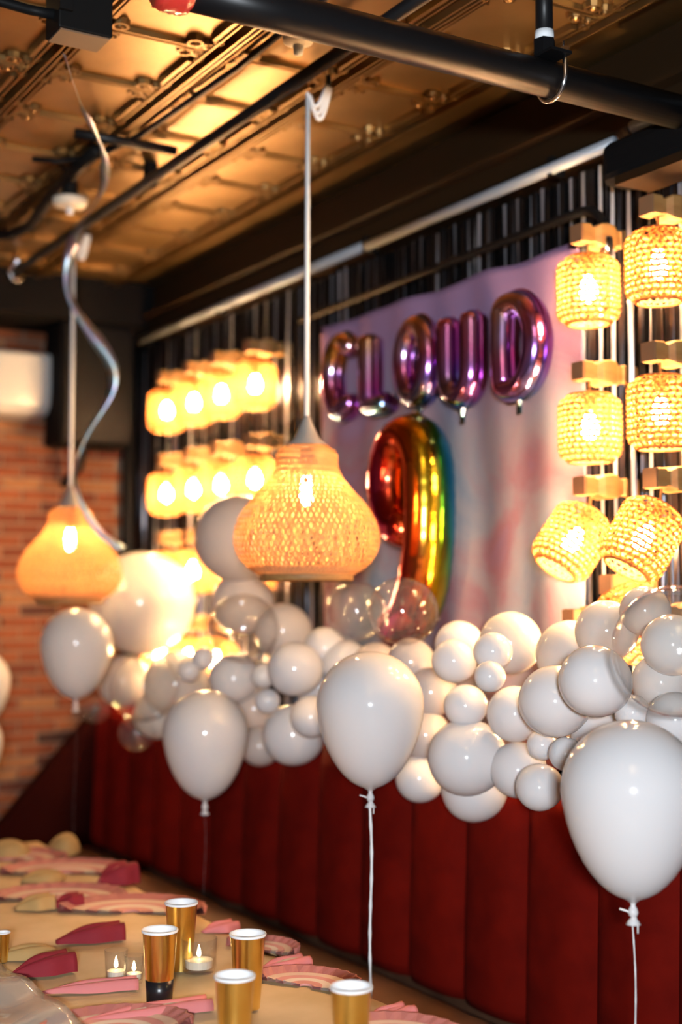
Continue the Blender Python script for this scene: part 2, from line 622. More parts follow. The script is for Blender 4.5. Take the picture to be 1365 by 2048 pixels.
# ------------------------------------------------------------------ fringe curtain and its rail
rail = thing('curtain_rail', 'pale grey metal rail running along the top of the black fringe', 'rail', (2.49, 4.0, 2.835))
MB().tube([(0, -1.27, 0), (0, 0.0, 0)], 0.017, 10).build('tube', 'grey_rail', rail, True)
MB().tube([(0, 0.02, 0.004), (0, 2.05, 0.004)], 0.017, 10).build('tube', 'grey_rail', rail, True)
MB().tube([(0, -2.4, 0.02), (0, -1.34, 0.02)], 0.017, 10).build('tube', 'grey_rail', rail, True)
for y in (-1.0, 0.01, 1.2, 2.0):
    MB().box((-0.008, y - 0.01, -0.02), (0.045, y + 0.01, 0.035)).build('bracket', 'black_satin', rail)


def fringe(name, y0, y1, step, x, wmin, wmax, mname, seed, keep=1.0):
    rnd = random.Random(seed)
    b = MB()
    y = y0
    while y < y1:
        if rnd.random() <= keep:
            wd = rnd.uniform(wmin, wmax)
            a = rnd.uniform(-0.5, 0.5)
            n = 9
            rows = []
            xo = x + rnd.uniform(-0.012, 0.012)
            yo = y + rnd.uniform(-0.004, 0.004)
            ph = rnd.uniform(0, 6)
            for i in range(n):
                t = i / (n - 1)
                zz = 2.82 - t * 1.69
                a += rnd.uniform(-0.45, 0.45)
                cx, cy = math.sin(a), math.cos(a)
                sx = 0.004 * math.sin(ph + 5 * t)
                rows.append([(xo + sx - cx * wd / 2, yo - cy * wd / 2, zz), (xo + sx + cx * wd / 2, yo + cy * wd / 2, zz)])
            b.grid(rows)
        y += step
    o = b.build(name, mname)
    return o


fc = fringe('foil_fringe_curtain', 0.9, 6.26, 0.011, 2.56, 0.008, 0.016, 'foil_black', 3)
fc.data.materials.append(M['foil_silver_strand'])
rnd = random.Random(5)
for i, p in enumerate(fc.data.polygons):
    if (i // 8) % 17 in (4, 9, 15):
        p.material_index = 1
fc['kind'] = 'stuff'
tag(fc, 'black and silver foil fringe curtain covering the lamp wall', 'curtain')

cond = thing('wall_conduit', 'black conduit above the pastel backdrop, bending down at its right end', 'conduit', (2.50, 3.5, 2.675))
pth = [(0, 1.0, -0.012), (0, 0, 0), (0, -0.62, 0.008)]
for k in range(1, 7):
    a = k / 6 * math.pi / 2
    pth.append((0, -0.62 - 0.10 * math.sin(a), 0.008 - 0.10 * (1 - math.cos(a))))
MB().tube(pth, 0.014, 8).build('pipe', 'black_satin', cond, True)
MB().tube([(0, -0.72, -0.09), (0, -0.72, -0.14)], 0.018, 8).build('end_sleeve', 'chrome', cond, True)

dk = thing('boxed_duct', 'black boxed duct with a brown lower lip below the ceiling pipe', 'duct', (2.48, 2.1, 2.695))
bevel(MB().box((-0.06, -1.0, 0.0), (0.06, 0.62, 0.12)).build('body', 'black_paint', dk), 0.03, 3)
MB().box((-0.065, -1.0, -0.012), (0.06, 0.55, 0.012)).build('lip', 'bronze_trim', dk)

# ------------------------------------------------------------------ banquette
bq = thing('banquette', 'dark red channel-tufted banquette running along the wall under the balloons', 'bench', (2.3, 3.6, 0))
MB().box((-0.45, -2.6, 0.0), (0.24, 2.6, 0.34)).build('base', 'seat_brown', bq)
bevel(MB().box((-0.58, -2.6, 0.345), (0.0, 2.6, 0.46)).build('seat', 'seat_brown', bq), 0.03, 3)
MB().box((0.06, -2.6, 0.34), (0.24, 2.6, 1.09)).build('back_board', 'seat_brown', bq)
CW = 0.28
chm = MB()
rows = []
for i in range(9):
    t = i / 8
    yy = -CW / 2 + CW * t
    bul = 0.052 * (1 - abs(2 * t - 1) ** 3.2)
    row_ = [(0.06, yy, 0.462)]
    for zz, k in ((0.465, 0.6), (0.50, 1.0), (0.8, 1.0), (1.04, 0.95), (1.085, 0.7), (1.105, 0.1)):
        row_.append((0.055 - bul * k - 0.02 + 0.03 * (zz - 0.46), yy, zz))
    row_.append((0.20, yy, 1.107))
    rows.append(row_)
chm.grid(rows[::-1])
cme = chm.mesh('back_channel', True)
for k in range(19):
    yy = -2.6 + CW * (k + 0.5) - 0.013 + 0.0
    yw = 3.6 + yy
    if yw > 6.2:
        continue
    obj('back_channel', cme, 'red_velvet', bq, (0, yy, 0))
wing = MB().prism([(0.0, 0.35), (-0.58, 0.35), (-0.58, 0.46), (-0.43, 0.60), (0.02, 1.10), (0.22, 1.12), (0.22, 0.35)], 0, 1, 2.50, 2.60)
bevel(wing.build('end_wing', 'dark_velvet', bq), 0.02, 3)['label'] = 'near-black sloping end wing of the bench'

# ------------------------------------------------------------------ backdrop
bdy0, bdy1, bdt, bdb = 2.90, 4.34, 2.608, 1.125
b = MB()
rows = []
NY, NZ = 80, 60
for i in range(NY + 1):
    u = i / NY
    row_ = []
    for j in range(NZ + 1):
        v = j / NZ
        fold = 0.010 * math.sin(u * 39 + 1.2 * math.sin(v * 3)) * (0.35 + 0.65 * v) + 0.006 * math.sin(u * 17 + v * 5)
        top = bdt + 0.003 * math.sin(u * 25) - 0.006 * math.sin(u * math.pi * 3) ** 2
        row_.append((fold, (u - 0.5) * (bdy1 - bdy0) + 0.012 * math.sin(v * 4) * (u - 0.5), (top + (bdb - top) * v) - 1.75))
    rows.append(row_)
b.grid(rows)
bd = b.build('cloud_backdrop', 'backdrop_print', None, True, (2.505, (bdy0 + bdy1) / 2, 1.75))
sd = bd.modifiers.new('solid', 'SOLIDIFY')
sd.thickness = 0.002
tag(bd, 'pink, lilac and pale blue watercolour cloud backdrop hanging behind the foil letters', 'backdrop')


# ------------------------------------------------------------------ foil letter balloons and the number
def resample(pts, n, closed=False):
    pts = [Vector(p) for p in pts]
    if closed:
        pts = pts + [pts[0]]
    seg = [(pts[i + 1] - pts[i]).length for i in range(len(pts) - 1)]
    tot = sum(seg)
    out = []
    m_ = n if closed else n - 1
    for k in range(n):
        s = tot * k / m_
        i = 0
        while i < len(seg) - 1 and s > seg[i]:
            s -= seg[i]
            i += 1
        out.append(pts[i].lerp(pts[i + 1], min(1, s / max(seg[i], 1e-9))))
    return out


def smooth(pts, it=3, closed=False):
    for _ in range(it):
        q = []
        n = len(pts)
        for i in range(n):
            if not closed and i in (0, n - 1):
                q.append(pts[i])
            else:
                q.append((pts[i - 1] + pts[i] * 2 + pts[(i + 1) % n]) / 4)
        pts = q
    return pts


def arc(cx, cz, rx, rz, a0, a1, n=16):
    return [(cx + rx * math.cos(math.radians(a0 + (a1 - a0) * i / n)), cz + rz * math.sin(math.radians(a0 + (a1 - a0) * i / n))) for i in range(n + 1)]


def foil(name, label, strokes, r, rx, loc, mname, cat='foil balloon', group=None, tab=None, roll=0.0, pucker=0.0):
    """strokes in letter space (u to the reader's right, z up); the reader faces +X so u = -Y"""
    root = thing(name, label, cat, loc, group)
    root.rotation_euler = (roll, 0, 0)
    b = MB()
    fin = MB()
    for pts, closed, n in strokes:
        p3 = [(0, -u, z) for u, z in pts]
        p3 = smooth(resample(p3, n, closed), 2, closed)
        m_ = len(p3)
        if closed:
            rad = [r] * m_
        else:
            rad = []
            for i in range(m_):
                t = min(i, m_ - 1 - i) / (m_ - 1) * (m_ * 0.5)
                e = min(1.0, (min(i, m_ - 1 - i) + 0.15) / 2.2)
                rad.append(r * math.sqrt(max(0.02, 1 - (1 - e) ** 2)))
        if pucker:
            rad = [q * (1 + pucker * math.sin(i * 2.4)) for i, q in enumerate(rad)]
        b.tube(p3, rad, 18, closed, flat=rx / r, ref=(1, 0, 0))
        # crimped seam standing out around the stroke
        fr = [q + 0.005 for q in rad]
        fin.tube(p3, fr, 4, closed, flat=0.0015 / r, ref=(1, 0, 0))
    b.build('foil_skin', mname, root, True)
    fin.build('seam', mname, root)
    if tab:
        u, z = tab
        MB().box((-0.002, -u - 0.011, z - 0.035), (0.002, -u + 0.011, z + 0.01)).tube([(0, -u, z + 0.012), (0, -u, z - 0.012)], [0.016, 0.006], 8).build('inflation_tab', mname, root)
    return root


LX = 2.445
st = 0.037
Lc = P(687, 755, X=LX)
foil('letter_balloon', 'purple and gold foil balloon shaped as letter C, leftmost of the word', [(arc(0.01, 0, 0.078, 0.125, 35, 325, 26), False, 34)], st, 0.048, Lc, 'letter_foil', group='foil letters spelling CLOUD')
Lc = P(760, 740, X=LX)
foil('letter_balloon', 'gold and magenta foil balloon shaped as letter L', [([(-0.055, 0.130), (-0.055, -0.118), (0.070, -0.122)], False, 34)], st, 0.048, Lc, 'letter_foil', group='foil letters spelling CLOUD')
Lc = P(838, 724, X=LX)
foil('letter_balloon', 'violet foil balloon shaped as letter O with a gold top', [(arc(0, 0, 0.074, 0.120, 0, 345, 26), True, 40)], st, 0.048, Lc, 'letter_foil', group='foil letters spelling CLOUD', tab=(0, -0.165))
Lc = P(925, 712, X=LX)
foil('letter_balloon', 'purple and blue foil balloon shaped as letter U', [([(-0.062, 0.130)] + arc(0, -0.055, 0.062, 0.075, 180, 360, 14) + [(0.062, 0.130)], False, 44)], st, 0.048, Lc, 'letter_foil', group='foil letters spelling CLOUD', tab=(0, -0.175))
Lc = P(1043, 690, X=LX)
foil('letter_balloon', 'dark purple and blue foil balloon shaped as letter D, rightmost of the word', [([(-0.070, -0.125), (-0.076, 0.0), (-0.070, 0.125)] + arc(-0.02, 0, 0.098, 0.128, 82, -82, 18), True, 46)], st, 0.048, Lc, 'letter_foil', group='foil letters spelling CLOUD', tab=(-0.01, -0.165))

Nc = P(822, 1055, X=2.39)
ring = arc(0.0, 0.145, 0.105, 0.150, -35, 325, 30)
path9 = [(0.088, 0.06), (0.05, 0.005)] + arc(0.0, 0.145, 0.105, 0.150, -90, -360, 24) + [(0.107, 0.06), (0.100, -0.06), (0.075, -0.17), (0.030, -0.26), (-0.045, -0.315), (-0.095, -0.32)]
foil('number_balloon', 'large rainbow foil balloon shaped as the number 9 below the letters', [(path9[1:], False, 70)], 0.068, 0.088, Nc, 'number_foil', pucker=0.012)

# ------------------------------------------------------------------ wall lamps
SR, SH = 0.083, 0.182


def shade_profile(t):
    """radius at t (0 top .. 1 bottom)"""
    if t < 0.16:
        q = t / 0.16
        return SR * (0.66 + 0.34 * math.sin(q * math.pi / 2))
    if t > 0.84:
        q = (1 - t) / 0.16
        return SR * (0.70 + 0.30 * math.sin(q * math.pi / 2))
    return SR


def wicker_mesh():
    b = MB()
    NR, NS = 13, 26
    for i in range(NR):
        t = (i + 0.15) / (NR - 0.7)
        hw = 0.0040
        rows = []
        for k in range(NS * 2):
            a = math.pi * k / NS
            wv_ = 0.0028 * (1 if (k // 1 + i) % 2 else -1)
            jz = 0.0012 * math.sin(k * 1.7 + i)
            rr_ = []
            for s in (-1, 0, 1):
                tt = min(max(t + s * hw / SH, 0), 1)
                R = shade_profile(tt) + wv_ + (0.0012 if s == 0 else 0)
                rr_.append((R * math.cos(a), R * math.sin(a), -SH * tt + jz))
            rows.append(rr_)
        b.grid(rows, closed_u=True)
    for k in range(NS):
        rows = []
        hw = 0.0033 / SR
        for i in range(27):
            t = i / 26
            R = shade_profile(t)
            a = 2 * math.pi * (k + (0.5 if (i // 2) % 2 else 0.1)) / NS
            rows.append([(R * math.cos(a - hw), R * math.sin(a - hw), -SH * t), (R * math.cos(a + hw), R * math.sin(a + hw), -SH * t)])
        b.grid(rows)
    # top and bottom rims
    for t, rr_ in ((0.0, 0.0035), (1.0, 0.0035)):
        R = shade_profile(t)
        b.tube([(R * math.cos(2 * math.pi * k / 28), R * math.sin(2 * math.pi * k / 28), -SH * t) for k in range(28)], rr_, 5, closed=True, ref=(0, 0, 1))
    # spokes at the top
    for k in range(4):
        a = k * math.pi / 2
        R = shade_profile(0)
        b.tube([(0.012 * math.cos(a), 0.012 * math.sin(a), 0.0), (R * math.cos(a), R * math.sin(a), 0.0)], 0.002, 4)
    return b.mesh('wicker_shade')


wk = wicker_mesh()
sk = MB().lathe([(0.001, 0.008), (0.014, 0.008), (0.016, -0.012), (0.015, -0.048), (0.001, -0.05)], 12).mesh('socket', True)
bu = MB().lathe([(0.001, -0.046), (0.012, -0.055), (0.022, -0.078), (0.0255, -0.094), (0.020, -0.114), (0.001, -0.125)], 9).mesh('bulb', True)
ap = [(0.0, 0.026), (0.030, 0.026), (0.034, 0.021), (0.046, 0.021), (0.062, 0.031), (0.085, 0.034), (0.108, 0.031), (0.124, 0.022), (0.136, 0.021), (0.140, 0.025), (0.190, 0.025)]
ab = MB()
rows = []
for x, h in ap:
    c = h * 0.86
    rows.append([(x, -h, -c), (x, -c, -h), (x, c, -h), (x, h, -c), (x, h, c), (x, c, h), (x, -c, h), (x, -h, c)])
ab.grid(rows, closed_v=True)
ab.f.append(tuple(range(8)))
ab.f.append(tuple(len(ab.v) - 8 + i for i in range(8))[::-1])
am = ab.mesh('arm')
ae = MB().box((-0.006, -0.024, -0.024), (0.001, 0.024, 0.024)).mesh('arm_end')
wp = MB().box((0.188, -0.045, -0.06), (0.205, 0.045, 0.06)).mesh('wall_plate')
LPX = WX - 0.205               # arm tip


def wall_lamp(label, y, zarm, tilt=0.0, roll=0.0, group=None, dx=0.0, drop=0.062):
    r = thing('wall_lamp', label, 'lamp', (LPX, y, zarm), group)
    obj('arm', am, 'arm_wood', r)
    obj('arm_end', ae, 'arm_wood_end', r)
    obj('wall_plate', wp, 'black_satin', r)
    hx = 0.036 + dx
    sd_ = obj('wicker_shade', wk, 'wicker', r, (hx, 0, -drop), (roll, tilt, 0))
    obj('socket', sk, 'brass_socket', sd_)
    obj('bulb', bu, 'bulb_glow', sd_)
    cb = MB().tube([(0.036, 0, -0.02), (hx, 0, -drop)], 0.004, 6)
    cb.build('cord', 'arm_wood', r)
    return r


rown = ['top row', 'second row', 'third row', 'lowest row']
LZ = [2.60, 2.225, 1.875, 1.50]
LYS = [P(px_, 1000, X=LPX + 0.036).y for px_ in (333, 387, 442, 510)]
coln = ['nearest the brick corner', 'second from the brick corner', 'third from the brick corner', 'nearest the backdrop']
for r_ in range(4):
    for c_ in range(4):
        if r_ == 3 and c_ == 3:
            continue
        wall_lamp('wicker wall lamp left of the backdrop, %s, %s' % (rown[r_], coln[c_]), LYS[c_], LZ[r_], group='wicker lamps left of the backdrop',
                  tilt=0.0 if r_ < 3 else 0.25)
RYS = [P(px_, 800, X=LPX + 0.036).y for px_ in (1180, 1322)]
for r_ in range(2):
    wall_lamp('glowing wicker wall lamp hanging over the right edge of the backdrop, %s' % rown[r_], RYS[0], LZ[r_] - 0.01, group='wicker lamps right of the backdrop')
    wall_lamp('glowing wicker wall lamp at the right picture edge, %s' % rown[r_], RYS[1], LZ[r_] + 0.0, group='wicker lamps right of the backdrop')
wall_lamp('tilted wicker wall lamp in the third row beside the backdrop edge', RYS[0], LZ[2] + 0.03, tilt=0.62, roll=0.10, group='wicker lamps right of the backdrop', dx=-0.005, drop=0.075)
wall_lamp('tilted wicker wall lamp in the third row at the right picture edge', RYS[1] - 0.0, LZ[2] + 0.03, tilt=0.55, roll=0.12, group='wicker lamps right of the backdrop', dx=-0.01, drop=0.075)
wall_lamp('low wicker wall lamp wedged between the two tilted lamps and the garland', RYS[0] - 0.10, LZ[3] + 0.14, tilt=-0.2, roll=-0.5, group='wicker lamps right of the backdrop', drop=0.02)

wall_lamp('added wicker wall lamp hidden behind cream balloons under the tilted lamp to make them glow', RYS[0] + 0.05, LZ[3] + 0.05, group='wicker lamps right of the backdrop')  # added lamp, hidden by the garland, to warm its right half
wall_lamp('added wicker wall lamp hidden behind the very large clear balloon to warm the garland', RYS[1] - 0.03, LZ[3] + 0.06, group='wicker lamps right of the backdrop')  # second added lamp behind the balloons, there only for its glow

# ------------------------------------------------------------------ pendant lamps
K = 3.8 / F
PP = [(43, 0), (48, -4), (60, -12), (62, -24), (61, -34), (63, -46), (67, -56), (80, -74), (100, -96), (122, -120), (137, -146), (145, -172), (146, -192), (141, -212), (129, -232), (112, -246), (97, -255)]
PP = [(r * K, z * K) for r, z in PP]


def prof_at(t):
    L = [0]
    for i in range(len(PP) - 1):
        L.append(L[-1] + math.hypot(PP[i + 1][0] - PP[i][0], PP[i + 1][1] - PP[i][1]))
    s = t * L[-1]
    for i in range(len(PP) - 1):
        if s <= L[i + 1] or i == len(PP) - 2:
            q = (s - L[i]) / (L[i + 1] - L[i])
            return PP[i][0] + (PP[i + 1][0] - PP[i][0]) * q, PP[i][1] + (PP[i + 1][1] - PP[i][1]) * q


def bell_mesh():
    b = MB()
    NS, NT = 76, 26
    for fam, ro in ((1, 0.0), (-1, 0.0016)):
        for k in range(NS):
            rows = []
            for i in range(NT + 1):
                t = i / NT
                r, z = prof_at(t)
                r += ro
                a = 2 * math.pi * k / NS + fam * (t * 1.15)
                hw = min(0.0027, 0.30 * 2 * math.pi * r / NS) / r
                rows.append([(r * math.cos(a - hw), r * math.sin(a - hw), z), (r * math.cos(a + hw), r * math.sin(a + hw), z)])
            b.grid(rows)
    for t in (0.0, 0.05, 0.085, 0.12, 0.155, 0.19, 0.93, 0.95, 0.97, 1.0):
        r, z = prof_at(t)
        b.tube([(r * math.cos(2 * math.pi * q / 40), r * math.sin(2 * math.pi * q / 40), z) for q in range(40)], 0.0028, 5, closed=True, ref=(0, 0, 1))
    return b.mesh('bamboo_shade')


bell = bell_mesh()
inner = MB()
NT = 16
for k in range(64):
    rows = []
    for i in range(NT + 1):
        t = 0.12 + 0.86 * i / NT
        r, z = prof_at(t)
        r *= 0.90
        a = 2 * math.pi * k / 64 + (0.5 if k % 2 else -0.5) * t
        hw = 0.0022 / r
        rows.append([(r * math.cos(a - hw), r * math.sin(a - hw), z), (r * math.cos(a + hw), r * math.sin(a + hw), z)])
    inner.grid(rows)
innm = inner.mesh('inner_shade')
capm = MB().lathe([(0.004, 0.088), (0.007, 0.086), (0.014, 0.070), (0.036, 0.022), (0.052, 0.006), (0.055, -0.004), (0.001, -0.004)], 24).mesh('cap', True)
rimm = MB().lathe([(0.127, -0.352), (0.130, -0.354), (0.130, -0.372), (0.127, -0.374), (0.124, -0.372), (0.124, -0.354), (0.127, -0.352)], 40).mesh('rim', True)
pbm = MB().lathe([(0.001, -0.080), (0.014, -0.086), (0.0185, -0.118), (0.019, -0.135), (0.014, -0.157), (0.001, -0.168)], 10).mesh('bulb', True)
psm = MB().lathe([(0.001, 0.0), (0.018, 0.0), (0.018, -0.075), (0.014, -0.084), (0.001, -0.084)], 14).mesh('socket', True)


def pendant(label, top, cord_top, hook):
    r = thing('pendant_lamp', label, 'lamp', top, 'bamboo pendant lamps')
    t = Vector(top)
    obj('cap', capm, 'cap_grey', r)
    obj('bamboo_shade', bell, 'bamboo', r)
    obj('inner_shade', innm, 'bamboo', r)
    obj('rim', rimm, 'arm_wood', r)
    obj('socket', psm, 'cap_grey', r)
    obj('bulb', pbm, 'pendant_glow', r)
    ct = Vector(cord_top) - t
    hk = Vector(hook) - t
    MB().tube([(0, 0, 0.08), ct.lerp(Vector((0, 0, 0.08)), 0.5), ct], 0.0075, 8).build('cord', 'cord_white', r, True)
    # looped spare cord hung on a ceiling hook
    for q, sag in enumerate((0.050, 0.066, 0.080)):
        pts = []
        for i in range(13):
            u = i / 12
            p = ct.lerp(hk, u)
            p.z += -sag * math.sin(u * math.pi) + 0.0 + 0.012 * math.sin(math.pi * min(1, u * 3)) * (q == 0)
            p.x += 0.010 * (q - 1)
            p.y += 0.006 * (q - 1)
            pts.append(p)
        MB().tube(pts, 0.0065, 7).build('cord_loop', 'cord_white', r, True)
    MB().tube([hk, hk + Vector((0, 0, 0.03)), (hk.x, hk.y, CZ - t.z)], 0.008, 7).build('hook', 'black_satin', r, True)
    return r


pt = P(614, 893, d=3.80)
pendant('large woven bamboo pendant lamp hanging in front of the backdrop', pt, Vector((pt.x + 0.002, pt.y, 3.028)), Vector((pt.x + 0.058, pt.y - 0.02, 3.055)))
pt2 = P(141, 1016, d=5.36)
pendant('smaller-looking woven bamboo pendant lamp before the brick wall', pt2, Vector((pt2.x, pt2.y, 3.02)), Vector((pt2.x + 0.05, pt2.y - 0.02, 3.05)))

# ------------------------------------------------------------------ ceiling pipes and fittings
py = 2.42
pz = 2.808
pp = thing('ceiling_pipe', 'thick black pipe crossing under the ceiling at the top', 'pipe', (1.3, py, pz))
pr = 0.0415
e0 = P(368, -30, Y=py).x - 1.3
MB().tube([(e0, 0, 0), (0, 0, 0), (WX - 1.3 - 0.01, 0, 0)], pr, 28).build('tube', 'pipe_black', pp, True)
rc = MB()
rows = []
for i in range(13):
    t = i / 12
    prf = 0.052 * (1 if 0.15 < t < 0.85 else 0.93)
    rows.append([(e0 - 0.055 + 0.065 * t, (prf + 0.0022 * math.sin(k * 2.1 + i * 1.3)) * math.cos(2 * math.pi * k / 26), (prf + 0.0022 * math.sin(k * 2.1 + i * 1.3)) * math.sin(2 * math.pi * k / 26)) for k in range(26)])
rc.grid(rows, closed_v=True)
rc.f.append(tuple(range(26)))
rc.f.append(tuple(len(rc.v) - 26 + k for k in range(26)))
rc.build('end_cap', 'red_cap', pp, True)
hx = P(1090, 130, Y=py).x - 1.3
MB().tube([(hx, 0, 0.10), (hx, 0, CZ - pz)], 0.0205, 16).build('drop_rod', 'pipe_black', pp, True)
MB().tube([(hx, 0, 0.090), (hx, 0, 0.112)], 0.0225, 16).build('tape_wrap', 'white_tape', pp, True)
MB().tube([(hx, 0, 0.050), (hx, 0, 0.091)], 0.0265, 6).build('hex_nut', 'black_paint', pp)
MB().box((hx - 0.03, -0.062, 0.043), (hx + 0.03, 0.062, 0.050)).build('saddle_plate', 'black_paint', pp)
ub = [(hx + 0.02, -0.049, 0.075), (hx + 0.02, -0.049, 0.02)]
for k in range(0, 13):
    a = math.pi + math.pi * k / 12
    ub.append((hx + 0.02, 0.049 * math.cos(a), 0.0 + 0.049 * math.sin(a)))
ub += [(hx + 0.02, 0.049, 0.02), (hx + 0.02, 0.049, 0.075)]
MB().tube(ub, 0.0058, 9).build('u_bolt', 'chrome', pp, True)
for s in (-1, 1):
    MB().tube([(hx + 0.02, s * 0.049, 0.051), (hx + 0.02, s * 0.049, 0.061)], 0.011, 6).build('nut', 'chrome', pp)

bp_ = thing('sprinkler_pipe', 'long black pipe under the ceiling running from the thick pipe to the back', 'pipe', (1.772, 3.6, 3.02))
MB().tube([(0, -1.5, 0), (0, 2.17, 0)], 0.0185, 12).build('tube', 'pipe_black', bp_, True)
MB().box((0.01, 0.68, 0.0), (0.045, 0.72, 0.08)).build('bracket', 'black_paint', bp_)
MB().tube([(0, 2.10, 0.0), (0, 2.10, 0.08)], 0.022, 10).build('threaded_collar', 'chrome', bp_, True)
MB().tube([(-0.03, 2.10, 0.02), (-0.03, 2.10, -0.02), (-0.015, 2.10, -0.045), (0.01, 2.10, -0.05), (0.03, 2.10, -0.03)], 0.0075, 8).build('u_bolt', 'chrome', bp_, True)

c1 = thing('thin_conduit', 'thin dark conduit running beside the long ceiling pipe', 'conduit', (1.60, 3.6, 3.065))
MB().tube([(0.02, -1.0, 0), (0.04, -0.3, 0), (0.02, 0.35, 0), (-0.02, 0.62, 0), (-0.12, 0.74, 0), (-0.20, 0.76, 0)], 0.010, 8).build('tube', 'pipe_black', c1, True)
MB().tube([(-0.02, -1.0, 0.012), (-0.03, 0.35, 0.012)], 0.007, 6).build('tube', 'pipe_black', c1, True)
a_, b_ = P(150, 266, Z=3.05), P(352, 302, Z=3.05)
c2 = thing('cross_conduit', 'short black conduit crossing between the ceiling pipes', 'conduit', a_)
MB().tube([(0, 0, 0), (b_ - a_) * 0.5, b_ - a_], 0.016, 8).build('tube', 'pipe_black', c2, True)

cb_ = [P(195, 300, Z=3.05), P(150, 340, Z=3.05), P(100, 395, Z=3.03), P(60, 452, Z=3.03), P(20, 470, Z=3.05), P(-60, 468, Z=3.06)]
o = MB().tube([p - cb_[0] for p in cb_], 0.022, 8).build('ceiling_cable', 'black_satin', None, True, cb_[0])
tag(o, 'thick black cable curving along the ceiling past the beige detector', 'cable')

bx = P(118, 52, Z=2.955)
jb = thing('junction_box', 'black box fixed to the ceiling at the upper left', 'box', bx)
bevel(MB().box((0, 0, 0), (0.135, 0.10, CZ - bx.z)).build('body', 'black_satin', jb), 0.004, 2)
MB().box((0.006, 0.006, -0.004), (0.129, 0.094, 0.002)).build('bottom_plate', 'plate_brown', jb)
MB().box((-0.002, -0.012, 0.04), (0.03, 0.0, CZ - bx.z)).build('side_clip', 'black_satin', jb)
cb2 = [P(112, 30, Z=3.0), P(60, 20, Z=3.01), P(0, 3, Z=3.03), P(-70, -20, Z=3.05)]
o = MB().tube([p - cb2[0] for p in cb2], 0.013, 8).build('box_cable', 'black_satin', None, True, cb2[0])
tag(o, 'black cable leaving the ceiling box to the left', 'cable')


def detector(label, p, r, h):
    t = thing('ceiling_detector', label, 'detector', p, 'round ceiling detectors')
    MB().lathe([(0.001, -0.02), (r * 0.5, -0.02), (r * 0.92, -0.012), (r, 0.0), (r, 0.012), (r * 0.8, 0.016), (0.001, 0.016)], 28).build('disc', 'detector', t, True)
    MB().lathe([(0.001, 0.014), (r * 0.45, 0.014), (r * 0.45, h), (0.001, h)], 16).build('neck', 'black_satin', t)
    MB().lathe([(0.001, -0.045), (0.012, -0.042), (0.014, -0.018), (0.001, -0.018)], 12).build('sensor_tip', 'cord_white', t, True)
    return t


d1 = P(140, 405, Z=2.965)
detector('beige round detector on a black neck near the corner of the ceiling', d1, 0.060, CZ - d1.z)
d2 = P(597, 76, Z=3.01)
detector('beige round detector half hidden behind the thick black pipe', d2, 0.040, CZ - d2.z)

# ------------------------------------------------------------------ swirl ribbon
rp = [(128, 108), (145, 160), (165, 215), (195, 272), (212, 318), (206, 372), (188, 412), (160, 450), (143, 490), (132, 540), (132, 585), (150, 622), (186, 668), (220, 715), (236, 756), (218, 800), (186, 846), (164, 885), (150, 930), (146, 965), (158, 1000), (184, 1048), (212, 1082), (248, 1098)]
rw = [12, 16, 20, 20, 10, 6, 16, 26, 24, 14, 8, 14, 26, 22, 14, 14, 28, 22, 12, 6, 5, 8, 14, 14]
pts = []
for i, (x, y) in enumerate(rp):
    if y < 460:
        dd = 1.405 * F / (1202 - y) * 1.0
    else:
        dd = 5.28 if y < 960 else 5.20
    pts.append(P(x, y, d=dd))
# densify
n = 110
L = resample(pts, n)
L = smooth(L, 6)
c0 = L[0]
rows = []
for i, p in enumerate(L):
    t = i / (n - 1) * (len(rw) - 1)
    k = min(int(t), len(rw) - 2)
    wd = (rw[k] + (rw[k + 1] - rw[k]) * (t - k)) * DEP(p) / F
    tw = 0.5 * math.sin(i * 0.16)
    tg = (L[min(i + 1, n - 1)] - L[max(i - 1, 0)]).normalized()
    sd_ = tg.cross(FW).normalized()
    nn = tg.cross(sd_).normalized()
    wv = sd_ * math.cos(tw) + nn * math.sin(tw) * 1.2
    rows.append([p - c0 - wv * wd / 2, p - c0, p - c0 + wv * wd / 2])
o = MB().grid(rows).build('swirl_ribbon', 'ribbon_foil', None, True, c0)
o.modifiers.new('solid', 'SOLIDIFY').thickness = 0.0008
tag(o, 'silvery iridescent curled ribbon swirling down to the far pendant lamp', 'ribbon')

# ------------------------------------------------------------------ air conditioner, speaker in the corner
ar = P(105, 770, Y=6.2).x
ac = thing('air_conditioner', 'white wall-mounted air conditioner on the brick wall', 'air conditioner', (ar - 0.45, 6.41, 2.46))
prof = [(0, 0.0), (-0.15, 0.015), (-0.195, 0.05), (-0.21, 0.12), (-0.21, 0.29), (-0.19, 0.305), (0, 0.305)]
bevel(MB().prism(prof, 0, 0, -0.45, 0.45).build('housing', 'ac_white', ac), 0.012, 3)
MB().box((-0.40, -0.165, 0.006), (0.40, -0.09, 0.016)).build('air_flap', 'ac_white', ac, rot=(-0.1, 0, 0))
sx0, sx1 = P(122, 770, Y=6.06).x, P(268, 770, Y=6.06).x
sz0, sz1 = P(195, 890, Y=6.06).z, 2.899
sp_ = thing('loudspeaker', 'black loudspeaker cabinet hung in the corner beside the bricks', 'speaker', ((sx0 + sx1) / 2, 6.06, sz0))
hw = (sx1 - sx0) / 2
bevel(MB().box((-hw, 0, 0), (hw, 0.24, sz1 - sz0)).build('cabinet', 'black_paint', sp_), 0.012, 2)
MB().box((-hw + 0.02, -0.012, 0.02), (hw - 0.02, 0.001, sz1 - sz0 - 0.02)).build('grille', 'black_satin', sp_)
MB().tube([(-0.02, 0.12, 0.0), (-0.04, 0.14, -0.10), (-0.04, 0.34, -0.16)], 0.022, 8).build('bracket', 'black_satin', sp_)

